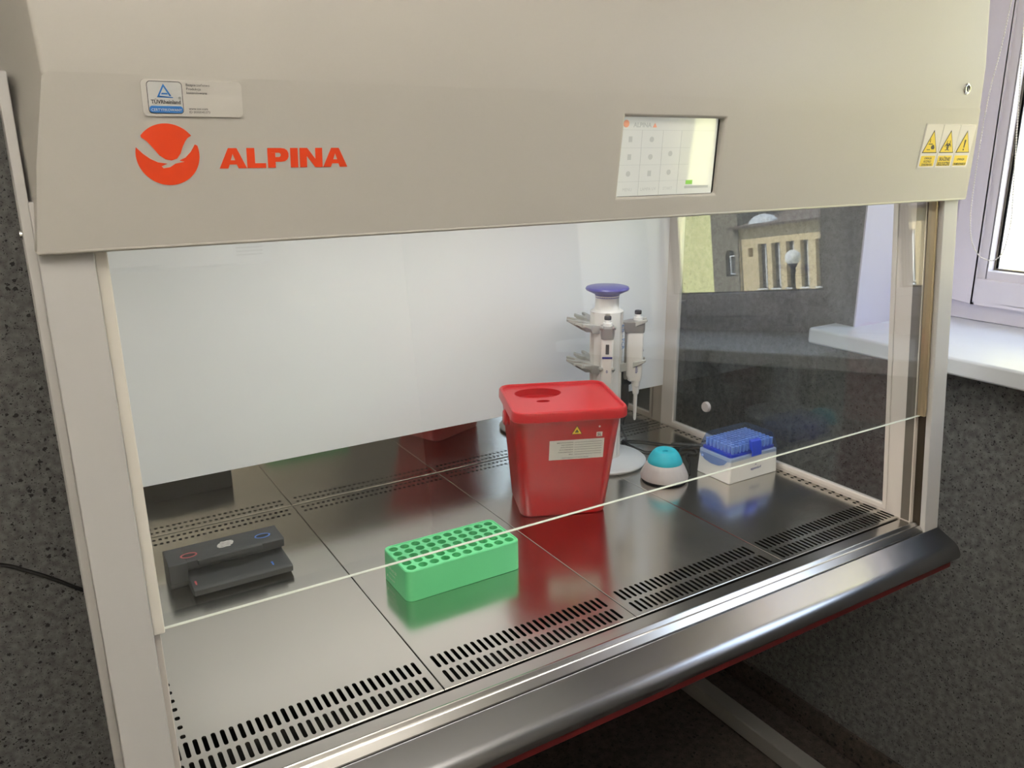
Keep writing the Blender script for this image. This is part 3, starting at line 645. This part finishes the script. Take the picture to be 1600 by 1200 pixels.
# ------------------------------------------------------------------ perforated work trays (each lifts out)
def slot(xc, y0, y1, w_=.0052):
    r = w_ / 2; return [(xc + r * math.cos(a * PI / 4), y1 - r + r * math.sin(a * PI / 4)) for a in range(5)] + [(xc - r * math.cos(a * PI / 4), y0 + r - r * math.sin(a * PI / 4)) for a in range(5)]
def hole_(xc, yc, w_=.0060, h_=.0070): return rrect(xc - w_ / 2, xc + w_ / 2, yc - h_ / 2, yc + h_ / 2, .0021, 2)
names = ('leftmost steel work tray with slots, under the black clamp block and beside the left post', 'second steel work tray from the left, under the green tube rack', 'third steel work tray from the left, under the red bin', 'rightmost steel work tray, under the blue tip box')
for i in range(4):
    xa, xb = i * .305, (i + 1) * .305
    if i == 0: xs = [.0042 + k * .00995 for k in range(30)]; sides = (.0046, .0140)
    elif i == 3: xs = [W - .0042 - k * .00995 for k in range(30)]; sides = (W - .0046, W - .0140)
    else: xs = [xa + .0157 + k * .01 for k in range(28)]; sides = ()
    xs2 = [x_ for x_ in [xa + .0095 + k * .01 for k in range(30)] if xa + .008 < x_ < xb - .012] if i == 0 else [x_ for x_ in [xa + .0155 + k * .01 for k in range(30)] if x_ < xb - .008]
    H = []
    for x_ in xs: H += [slot(x_, .0425, .071), slot(x_, .0065, .035)]
    for x_ in xs2: H += [hole_(x_, .606), hole_(x_, .6245)]
    b = B(); g = .0012
    X0, X1, Ya, Yb = xa + g, xb - g, .0005, D - .003
    cell = [(X0, X1, Ya, .0388), (X0, X1, .0388, .0748), (X0, X1, .598, Yb)]
    if i in (0, 3):
        cell += [(.0180, X1, .0748, .598)] if i == 0 else [(X0, W - .0180, .0748, .598)]
        lim = [X0, .0093, .0180] if i == 0 else [W - .0180, W - .0093, X1]
        for ca in (0, 1):
            sx_ = sorted(sides)[ca]
            for k in range(28):
                yy = .0820 + k * .0181; c0, c1 = (.0748 if k == 0 else yy - .00905), (.598 if k == 27 else yy + .00905)
                hp = [b.verts.new((p[0], p[1], 0)) for p in hole_(sx_, yy, .0058, .0070)]; hq = [b.verts.new((v.co.x, v.co.y, -.0022)) for v in hp]
                cc = [b.verts.new((p[0], p[1], 0)) for p in ((lim[ca + 1], c1), (lim[ca], c1), (lim[ca], c0), (lim[ca + 1], c0))]
                for q in range(4):
                    b.faces.new([cc[q]] + [hp[3 * q + e] for e in (0, 1, 2)]); b.faces.new([cc[q], hp[3 * q + 2], hp[(3 * q + 3) % 12], cc[(q + 1) % 4]])
                for q in range(12): b.faces.new((hp[q], hp[(q + 1) % 12], hq[(q + 1) % 12], hq[q]))
    else: cell += [(X0, X1, .0748, .598)]
    for cx0, cx1, cy0, cy1 in cell:
        inside = [h for h in H if cx0 < sum(p[0] for p in h) / len(h) < cx1 and cy0 < sum(p[1] for p in h) / len(h) < cy1]
        plate(b, [(cx0, cy0), (cx1, cy0), (cx1, cy1), (cx0, cy1)], inside, 0, .0022, drop=0)
    o = [b.verts.new((x_, y_, 0)) for x_, y_ in ((X0, Ya), (X1, Ya), (X1, Yb), (X0, Yb))]; mid = [b.verts.new((v.co.x + dx * .0006, v.co.y + dy * .0006, -.0006)) for v, (dx, dy) in zip(o, ((-1, -1), (1, -1), (1, 1), (-1, 1)))]
    low = [b.verts.new((v.co.x, v.co.y, -.03)) for v in mid]
    for A_1, A_2 in ((o, mid), (mid, low)):
        for k in range(4): b.faces.new((A_1[k], A_1[(k + 1) % 4], A_2[(k + 1) % 4], A_2[k]))
    setp(obj('work_tray', b, M['tray'], ang=25), names[i], 'tray', 'perforated steel work trays')

# ------------------------------------------------------------------ green tube rack
t = thing('tube_rack', 'bright green plastic rack with fifty empty round tube holes', 'tube rack', (.4465, .252, 0))
x0, x1, y0, y1, hh = .3490, .5440, .2055, .2985, .0500
holes = []
for r_ in range(5):
    for c_ in range(10): holes.append(circ(.3620 + c_ * .01873, .2185 + r_ * .0168, .0073, 20))
b = B()
rings = plate(b, rrect(x0 + .0035, x1 - .0035, y0 + .0035, y1 - .0035, .009, 6), holes, hh - .0012, .040, drop=0)
o = rings[0]
def rl_(ins, z_, r_=.011): return [b.verts.new((p[0], p[1], z_)) for p in rrect(x0 + ins, x1 - ins, y0 + ins, y1 - ins, max(r_ - ins, .003), 6)]
Ls = [o, rl_(.003, hh), rl_(.0012, hh), rl_(.0, hh - .0015), rl_(-.0006, .0006), rl_(0, .0002)]
for a_, c_ in zip(Ls, Ls[1:]):
    n = len(a_)
    for k in range(n): b.faces.new((a_[k], a_[(k + 1) % n], c_[(k + 1) % n], c_[k]))
b.faces.new(Ls[-1][::-1])
rk = obj('rack_body', b, M['green'], t)
b = B()
for p_ in [(.3620 + c_ * .01873, .2185 + r_ * .0168) for r_ in range(5) for c_ in range(10)]:
    v = [b.verts.new((q[0], q[1], hh - .0412)) for q in circ(p_[0], p_[1], .0073, 20)]; b.faces.new(v)
obj('hole_floor', b, M['green'], rk)
RF = Fr((x0 - .0006, .252, 0), (0, -1, 0), (0, 0, 1), .0003)
b = B(); RF.text(b, 'Tube Rack 50', -.034, .026, .0075, None, .0); RF.text(b, 'autoclavable', -.020, .019, .0045); RF.text(b, 'x', -.030, .010, .008, None, .03); RF.text(b, 'Eppendorf', -.022, .010, .005)
fobj('rack_print', b, M['label'], t)
# ------------------------------------------------------------------ black clamp block
t = thing('clamp_block', 'black block with red and blue ringed slots and a jaw along its front', 'laboratory device', (.146, .43, 0))
# body: extruded jaw profile (y,z)
bp_ = [(.487, .0), (.487, .043), (.483, .045), (.431, .045), (.4285, .0435), (.430, .030), (.446, .0225), (.449, .0195), (.447, .0185), (.396, .0170), (.389, .0160), (.3865, .0145), (.3875, .0050), (.397, .0030), (.402, 0)]
bd = obj('body', prism(B(), [(y_ - .004, z_) for y_, z_ in bp_], 'x', .083, .2315), M['black'], t, bevel=.0012)
obj('left_cheek', prism(B(), [(.483, .0), (.483, .043), (.479, .045), (.427, .045), (.4235, .0435), (.425, .012), (.430, .006), (.434, 0)], 'x', .0565, .0835), M['black'], t, bevel=.0012)
obj('top_lip', prism(B(), rrect(.098, .196, .4185, .431, .0025, 3), 'z', .0365, .0449), M['black'], t, bevel=.001)
TF = Fr((0, 0, .045), (1, 0, 0), (0, 1, 0), .0003)
for cx_, cy_, m_, lb in ((.0893, .4435, M['ringr'], 'red oval ring'), (.2035, .4500, M['ringb'], 'blue oval ring')):
    b = B(); o_ = circ(cx_, cy_, .0125, 28, .0085); i_ = circ(cx_, cy_, .0100, 28, .0062)
    for k in range(28):
        k2 = (k + 1) % 28; b.faces.new([b.verts.new(TF.p(*q)) for q in (o_[k], o_[k2], i_[k2], i_[k])])
    fobj('ring_print', b, m_, t, label=lb)
    b = B(); TF.poly(b, [(cx_ - .0105, cy_), (cx_ - .004, cy_ - .0052), (cx_ + .004, cy_ - .0052), (cx_ + .0105, cy_), (cx_ + .004, cy_ + .0052), (cx_ - .004, cy_ + .0052)], .0004)
    fobj('slot_opening', b, M['blackd'], t)
b = B(); cx_, cy_, r_ = .146, .4525, .0125
for k in (-2, -1, 0, 1, 2):    # woven stripes inside a disc
    hw = math.sqrt(max(0, r_ * r_ - (k * .0044) ** 2)); pts_u, pts_l = [], []
    n = 14
    for j in range(n + 1):
        u = -hw + 2 * hw * j / n; v = k * .0050 + .0008 * math.sin(u * 700)
        pts_u.append((cx_ + u + .25 * v, cy_ + v * .85 + .0012)); pts_l.append((cx_ + u + .25 * v, cy_ + v * .85 - .0008))
    TF.poly(b, pts_l + pts_u[::-1], .0004)
fobj('white_emblem', b, M['label'], t)
LF = Fr((0, 0, .0175), (1, 0, 0), (0, 1, 0), .0004)
for x_, m_ in ((.0893, M['ringr']), (.2045, M['ringb'])):
    b = B(); LF.poly(b, [(x_ - .0012, .3955), (x_ + .0012, .3955), (x_ + .0012, .405), (x_ + .0022, .405), (x_, .409), (x_ - .0022, .405), (x_ - .0012, .405)], -.0003 + .0006); fobj('arrow_mark', b, m_, t)

# ------------------------------------------------------------------ red sharps bin
BL = (.736, .381, 0); BR = math.radians(-22)
t = thing('sharps_bin', 'red plastic sharps container with a lid, warning triangle and white form label', 'waste container', BL, BR)
def bl(z, k=0):
    f = z / .205
    xh = .0785 + .0185 * f; ya = -.056 - .036 * f; yb = .072 + .004 * f
    return rrect(-xh - k, xh + k, ya - k, yb + k, .020 + .004 * f, 6)
b = B(); loft(b, [z3(bl(0, -.004), 0), z3(bl(.001, -.0015), .001), z3(bl(.005), .004), z3(bl(.10), .10), z3(bl(.198), .198)]); obj('bin_body', b, M['red'], t, local=True)
b = B()
lx0, lx1, ly0, ly1 = -.1010, .1035, -.1050, .0825
hc = (-.033, .029)
hl = circ(hc[0], hc[1], .0435, 40, .032); tab = circ(-.033, -.0225, .0125, 16, .0070)
rings = plate(b, rrect(lx0 + .007, lx1 - .007, ly0 + .007, ly1 - .007, .018, 6), [hl, tab], .2105, .016, drop=0)
def lr(ins, z_): return [b.verts.new((p[0], p[1], z_)) for p in rrect(lx0 + ins, lx1 - ins, ly0 + ins, ly1 - ins, .025 - ins, 6)]
Ls = [rings[0], lr(.0055, .2145), lr(.004, .2155), lr(.0018, .2150), lr(0, .2120), lr(-.0008, .1985), lr(.0002, .1970), lr(.004, .1970), lr(.006, .199)]
for a_, c_ in zip(Ls, Ls[1:]):
    n = len(a_)
    for k in range(n): b.faces.new((a_[k], a_[(k + 1) % n], c_[(k + 1) % n], c_[k]))
lid = obj('lid', b, M['redlid'], t, local=True)
b = lathe(B(), [(.0435, .1945), (.040, .186), (.036, .184), (.001, .184)], hc[0], hc[1], 40, 1, .0320 / .0435); obj('lid_hatch', b, M['redlid'], lid, local=True)
b = B(); loft(b, [z3(circ(-.033, -.0225, .0125, 16, .007), .1985), z3(circ(-.033, -.0225, .0125, 16, .007), .1945)]); obj('lid_tab', b, M['redlid'], lid, local=True)
b = lathe(B(), [(.015, 0), (.015, .008), (.012, .0105), (.001, .011)], n=24); bmesh.ops.rotate(b, verts=b.verts, matrix=Matrix.Rotation(-PI / 2, 3, 'Y')); bmesh.ops.translate(b, verts=b.verts, vec=(-.0935, -.010, .180)); obj('handle_boss', b, M['redlid'], t, local=True)
b = lathe(B(), [(.015, 0), (.015, .008), (.012, .0105), (.001, .011)], n=24); bmesh.ops.rotate(b, verts=b.verts, matrix=Matrix.Rotation(PI / 2, 3, 'Y')); bmesh.ops.translate(b, verts=b.verts, vec=(.0935, -.010, .180)); obj('handle_boss', b, M['redlid'], t, local=True)
# prints on the sloping front wall
k_ = -.036 / .205
BF = Fr((0, -.056, 0), (1, 0, 0), (0, k_, 1), .0006)
b = B(); BF.rect(b, -.0340, .0640, .1195, .1585, .0006); wlb = fobj('form_label', b, M['label'], t, True)
b = B()
for k in range(6): BF.rect(b, .011, .060, .1290 + k * .0048, .1293 + k * .0048, .0009)
for k, tx in enumerate(('MIEJSCE POCHODZENIA', 'KOD ODPADÓW', 'DATA OTWARCIA', 'DATA ZAMKNIĘCIA', 'OSOBA ZAMYKAJĄCA', 'MASA')):
    BF.text(b, tx, .0085, .1528 - k * .0048, .0027, .0009, .015, 1, 'RIGHT')
BF.text(b, 'Zapełnić maksymalnie do 2/3 objętości pojemnika', .013, .1222, .0026, .0009, .01, .9, 'CENTER')
fobj('form_print', b, M['ink'], wlb, True)
b = B()
for k, tx in enumerate(('UWAGA! MATERIAŁ', 'ZAKAŹNY. POJEMNIK', 'JEDNORAZOWEGO UŻYTKU')): BF.text(b, tx, -.0315, .1775 - k * .0042, .0026, .0006, .015)
BF.text(b, 'ODPADY MEDYCZNE ZAKAŹNE', .013, .1625, .0040, .0006, .03, .95, 'CENTER'); BF.text(b, 'MEDICAL', .036, .1800, .0034, .0006, .02)
fobj('warning_text', b, M['reddark'], t, True)['label'] = 'dark warning text'
b = B(); BF.poly(b, [(.0035, .1690), (.0238, .1690), (.0136, .1870)], .0006); wt_ = fobj('warning_triangle', b, M['ink'], t, True)
b = B(); BF.poly(b, [(.0053, .1700), (.0220, .1700), (.0136, .1848)], .0009); fobj('triangle_field', b, M['yellow'], wt_, True)
b = B()
for a in (90, 210, 330):
    aa = math.radians(a); BF.poly(b, circ(.0136 + .0018 * math.cos(aa), .1750 + .0018 * math.sin(aa), .0016, 12), .0011)
fobj('biohazard_print', b, M['ink'], wt_, True)
b = B(); BF.poly(b, [(.0492, .1625), (.0598, .1625), (.0598, .1712), (.0492, .1712)], .0006); v5 = fobj('volume_label', b, M['label'], t, True)
b = B(); BF.text(b, '5L', .0545, .1640, .0078, .0009, .02, 1, 'CENTER'); fobj('volume_print', b, M['ink'], v5, True)
b = B(); BF.poly(b, circ(.0540, .1820, .0019, 14), .0006); fobj('white_dot', b, M['label'], t, True)

# ------------------------------------------------------------------ tip box with blue lid
t = thing('tip_box', 'white pipette tip box with clear blue lid and cobalt clip', 'tip box', (1.1395, .3135, 0))
tx0, tx1, ty0, ty1 = 1.0706, 1.2083, .2683, .3590
def tb(z, top=False):
    k = .003 * z / .052
    return z3(rrect(tx0 + k, tx1 - k, ty0 + k * .6, ty1 - k * .6, .004, 4), z)
b = B(); loft(b, [tb(0.0004), tb(.030), tb(.052)])
# scooped sides: pull the middle of the short sides down at the top
for v in b.verts:
    if v.co.z > .05 and (v.co.x < tx0 + .01 or v.co.x > tx1 - .01): v.co.z -= .0
bs = obj('box_base', b, M['white'], t, bevel=.0015)
lp = lambda z, k, r=.005: z3(rrect(tx0 + k, tx1 - k, ty0 + k * .75, ty1 - k * .75, r, 4), z)
b = B()
R_ = [lp(.046, .0005), lp(.058, .0015), lp(.0845, .0100), lp(.0865, .0115)]
loft(b, R_, cap0=False)
lid = obj('box_lid', b, M['bluelid'], t)
for s_, xx in ((-1, tx0 + .0002), (1, tx1 - .0002)):
    obj('lid_skirt', prism(B(), [(.2760, .047), (.2850, .037), (.2990, .031), (.3200, .0295), (.338, .033), (.350, .041), (.3550, .047)], 'x', xx - .0006 * (s_ < 0), xx + .0006 * (s_ > 0)), M['bluelid'], lid)
b = lathe(B(), [(.0028, 0), (.0028, .002), (.002, .0026)], n=14); bmesh.ops.rotate(b, verts=b.verts, matrix=Matrix.Rotation(-PI / 2, 3, 'Y')); bmesh.ops.translate(b, verts=b.verts, vec=(tx0 - .0005, .3440, .0400)); obj('hinge_pin', b, M['tip'], lid)
obj('tip_tray', prism(B(), rrect(tx0 + .006, tx1 - .006, ty0 + .006, ty1 - .006, .004, 3), 'z', .0525, .0585), M['blue'], t, bevel=.001)
cb_ = prism(B(), [(ty0 - .0020, .0490), (ty0 - .0042, .0500), (ty0 - .0042, .0640), (ty0 + .0000, .0800), (ty0 + .0055, .0835), (ty0 + .0080, .0815), (ty0 + .0040, .0640), (ty0 - .0012, .0600)], 'x', 1.1265, 1.1535)
obj('clip', cb_, M['blue'], t, bevel=.0012)
EF = Fr((0, ty0 + .0004, 0), (1, 0, 0), (0, .03, 1), .0006)
b = B(); EF.text(b, 'eppendorf', 1.1445, .0190, .0075, .0008, .02, .95, 'CENTER'); EF.poly(b, [(1.1410, .0275), (1.1440, .0300), (1.1480, .0275), (1.1440, .0285)], .0008); fobj('maker_print', b, M['navy'], t)
# ninety-six tips standing in the tray
tp = lathe(B(), [(.0022, .0586), (.0034, .062), (.0036, .0745), (.0026, .0748)], n=8)
bmesh.ops.translate(tp, verts=tp.verts, vec=(1.085, .278, 0))
tip0 = setp(obj('pipette_tip', tp, M['tip'], loc=(1.085, .278, .0586)), 'pale blue pipette tip standing in the cobalt tray under the clear blue lid', 'pipette tip', 'pipette tips in the box')
for i in range(12):
    for j in range(8):
        if i == j == 0: continue
        c = tip0.copy(); COL.objects.link(c); c.location = tip0.location + Vector((i * .0099, j * .0099, 0))

# ------------------------------------------------------------------ vortex mixer
t = thing('vortex_mixer', 'small round mixer with teal rubber cup on a ribbed pale grey cone', 'mixer', (.985, .363, 0))
b = B(); n = 96; prof_ = [(.044, .004), (.0475, .005), (.0475, .010), (.0455, .016), (.0400, .028), (.0355, .036), (.034, .0372)]
loops = []
for r_, z_ in prof_:
    loops.append([(.985 + (r_ + (.0005 * (i % 4 < 2) if .009 < z_ < .037 else 0)) * math.cos(2 * PI * i / n), .363 + (r_ + (.0005 * (i % 4 < 2) if .009 < z_ < .037 else 0)) * math.sin(2 * PI * i / n), z_) for i in range(n)])
loft(b, loops); obj('housing', b, M['vgrey'], t, ang=60)
obj('base_ring', lathe(B(), [(.040, .0), (.044, .0005), (.0445, .004), (.04, .005)], .985, .363, 48), M['blackd'], t)
obj('rubber_cup', lathe(B(), [(.0345, .0368), (.0350, .039), (.0325, .046), (.0275, .055), (.0235, .0600), (.0205, .0625), (.0170, .0632), (.0120, .0615), (.0070, .0608), (.0055, .0600), (.0050, .054), (.001, .0535)], .985, .363, 48), M['teal'], t, ang=50)

# ------------------------------------------------------------------ pipette carousel stand
AX, AY = .942, .508
t = thing('pipette_stand', 'white rotating pipette stand with round base, forked arms and purple knob', 'pipette stand', (AX, AY, 0))
obj('base', lathe(B(), [(.084, 0), (.086, .0015), (.090, .004), (.0905, .007), (.088, .0095), (.078, .012), (.045, .0145), (.036, .0165), (.001, .017)], AX, AY, 64), M['base'], t, ang=40)
b = B(); n = 72; L_ = []
for z_, r0 in ((.015, .036), (.02, .034), (.232, .033), (.236, .034), (.318, .034), (.328, .034), (.332, .027)):
    L_.append([(AX + (r0 - .007 * (abs(math.sin(3 * (2 * PI * i / n) + .3)) < .35) * (.02 < z_ < .32)) * math.cos(2 * PI * i / n), AY + (r0 - .007 * (abs(math.sin(3 * (2 * PI * i / n) + .3)) < .35) * (.02 < z_ < .32)) * math.sin(2 * PI * i / n), z_) for i in range(n)])
loft(b, L_); col_ = obj('column', b, M['pwhite'], t, ang=40)
obj('neck', lathe(B(), [(.027, .330), (.0245, .336), (.0240, .356), (.0250, .360)], AX, AY, 32), M['pwhite'], t)
obj('knob', lathe(B(), [(.024, .3555), (.025, .362), (.034, .3665), (.043, .3705), (.0445, .3735), (.043, .3765), (.039, .3780), (.001, .3790)], AX, AY, 48), M['purple'], t, ang=40)
angs = (-36, -126, -171, 144, 99, 54)
def fork(a, z0, r0=.030, r1=.082, rise=.006):
    a = math.radians(a); ca, sa = math.cos(a), math.sin(a)
    pts = [(r0, -.012), (.050, -.0085), (.060, -.0150), (.078, -.0165), (r1, -.0130), (r1 - .001, -.0090), (.076, -.0090), (.066, -.0055), (.063, 0), (.066, .0055), (.076, .0090), (r1 - .001, .0090), (r1, .0130), (.078, .0165), (.060, .0150), (.050, .0085), (r0, .012)]
    b = B(); lo = [(AX + x_ * ca - y_ * sa, AY + x_ * sa + y_ * ca, z0 + rise * (x_ - r0) / .05 + (.004 if x_ > .07 else 0) - (.008 if x_ < .055 else 0)) for x_, y_ in pts]
    hi = [(p[0], p[1], z0 + .009 + rise * (x_ - r0) / .05) for p, (x_, y_) in zip(lo, pts)]
    loft(b, [lo, hi]); return b
for a in angs:
    obj('upper_arm', fork(a, .293, rise=.010), M['armgrey'], t, bevel=.0008)
    obj('lower_arm', fork(a, .209, rise=.010), M['armgrey'], t, bevel=.0008)
PF = Fr((AX, AY, .0135), (-.9, -.44, 0), (.44, -.9, 0), .0006)
PF = Fr((.955, .452, .0125), (-.86, .51, 0), (-.51, -.86, 0), .0006)
b = B(); PF.text(b, 'Eppendorf', -.002, -.002, .0085, .0006, .02); fobj('base_print', b, M['navy'], t)
SFr = Fr((AX + .0345 * math.cos(math.radians(-72)), AY + .0345 * math.sin(math.radians(-72)), .25), (math.cos(math.radians(18)), math.sin(math.radians(18)), 0), (0, 0, 1), .0006)
b = B()
SFr.text(b, 'E.h. - PCR', .0045, .052, .014, .0006, .01, .9, 'LEFT', -PI / 2)
fobj('handwriting', b, M['tuv'], t)
def pipette(name, ang, label, facing, dr=.0635):
    a = math.radians(ang); px_, py_ = AX + dr * math.cos(a), AY + dr * math.sin(a)
    t = thing(name, label, 'pipette', (px_, py_, .094), math.radians(facing), 'pipettes hanging on the stand')
    obj('tip_cone', lathe(B(), [(.0018, 0), (.0030, .004), (.0042, .060), (.0045, .062)], n=20), M['pwhite'], t, local=True)
    obj('tip_ejector', lathe(B(), [(.0060, .058), (.0068, .062), (.0072, .074), (.0090, .076), (.0095, .090)], n=24), M['pwhite'], t, local=True)
    b = B(); loft(b, [z3(rrect(-w_, w_, -d_, d2, .005, 4), z_) for z_, w_, d_, d2 in ((.088, .0100, .010, .016), (.100, .0118, .0120, .021), (.150, .0120, .0122, .022), (.192, .0118, .0120, .021), (.204, .0108, .011, .018))]); bd = obj('grip', b, M['pwhite'], t, local=True)
    obj('grip_back', prism(B(), rrect(-.0085, .0085, .016, .0255, .003, 3), 'z', .090, .196), M['grey'], t, local=True, bevel=.002)
    b = B(); loft(b, [z3(rrect(-.0125, .0125, -.0135, .026, .006, 4), .190), z3(rrect(-.0138, .0138, -.0145, .030, .007, 4), .197), z3(rrect(-.0138, .0138, -.0145, .030, .007, 4), .2115), z3(rrect(-.0100, .0100, -.010, .018, .006, 4), .2150)]); obj('finger_hook', b, M['grey'], t, local=True)
    b = B(); n = 40; loft(b, [[((.0088 + .0006 * (i % 4 < 2)) * math.cos(2 * PI * i / n), (.0088 + .0006 * (i % 4 < 2)) * math.sin(2 * PI * i / n), z_) for i in range(n)] for z_ in (.2145, .2215)]); obj('dial', b, M['white'], t, local=True)
    obj('plunger', lathe(B(), [(.0062, .2210), (.0062, .2285)], n=20), M['white'], t, local=True)
    obj('push_button', lathe(B(), [(.0066, .2275), (.0070, .2290), (.0070, .2335), (.0060, .2350), (.001, .2352)], n=24), M['dark'], t, local=True)
    F_ = Fr((0, -.0121, .15), (1, 0, 0), (0, 0, 1), .0004)
    b = B(); F_.rect(b, -.0034, .0034, .010, .030, .0004); fobj('volume_window', b, M['text'], t, True)
    b = B(); F_.rect(b, -.0100, .0100, .0010, .0048, .0006); F_.text(b, '0', .0, -.028, .008, .0004, .02, 1, 'CENTER'); fobj('colour_band', b, M['navy'], t, True)
    F2 = Fr((-.0113, .002, .15), (0, 0, 1), (0, 1, 0), .0004)
    b = B(); F2.text(b, 'eppendorf', -.045, -.003, .008, .0006, .02); fobj('side_print', b, M['navy'], t, True)
    return t
pipette('pipette', -36, 'white and grey pipette hanging clear on the right side of the stand', 54 + 0)
pipette('pipette', -126, 'white and grey pipette hanging at the front, its lower half hidden by the red bin', -36)
# charger at the back of the stand and its cables
t = thing('charger_plug', 'black charger with round white face behind the pipette stand, on its cable', 'charger', (1.08, .60, 0))
b = lathe(B(), [(.001, 0), (.026, 0), (.028, .004), (.028, .016), (.024, .02)], n=32); bmesh.ops.rotate(b, verts=b.verts, matrix=Matrix.Rotation(PI / 2 + .1, 3, 'X')); bmesh.ops.translate(b, verts=b.verts, vec=(1.086, .625, .150)); obj('housing', b, M['rubber'], t)
b = lathe(B(), [(.001, 0), (.020, 0), (.021, .003), (.001, .004)], n=32); bmesh.ops.rotate(b, verts=b.verts, matrix=Matrix.Rotation(PI / 2 + .1, 3, 'X')); bmesh.ops.translate(b, verts=b.verts, vec=(1.094, .602, .153)); obj('white_face', b, M['white'], t)
obj('stalk', tube(B(), [(1.082, .620, .13), (1.078, .610, .08), (1.062, .600, .035)], .012, 12, radii=[.013, .011, .007]), M['rubber'], t)
t = thing('adapter_cable', 'black cable with barrel connector lying on the tray behind the mixer', 'cable', (1.10, .50, 0))
obj('cord', tube(B(), smooth_path([(1.058, .60, .035), (1.066, .592, .012), (1.064, .582, .004), (1.050, .577, .003), (1.0441, .570, .003), (1.0661, .5684, .003), (1.0842, .5517, .003), (1.1006, .531, .003), (1.1165, .5058, .003), (1.128, .492, .004)]), .0022, 8), M['rubber'], t)
obj('connector', tube(B(), [(1.124, .496, .0055), (1.130, .489, .0055), (1.158, .462, .0055), (1.176, .445, .0055)], .005, 12, radii=[.003, .0055, .0055, .0045]), M['rubber'], t)
obj('second_cord', tube(B(), smooth_path([(1.055, .582, .0028), (1.0472, .5454, .0028), (1.0474, .5015, .0028), (1.0566, .4908, .0028), (1.0797, .4855, .0028), (1.1237, .4717, .0028), (1.150, .450, .0028), (1.1345, .4267, .0028), (1.1200, .436, .0028), (1.1061, .4265, .0028), (1.0855, .3948, .0028), (1.0620, .372, .0028), (1.0424, .350, .0028), (1.050, .375, .0028), (1.075, .41, .0028), (1.11, .452, .008), (1.15, .46, .008)]), .0018, 8), M['rubber'], t)
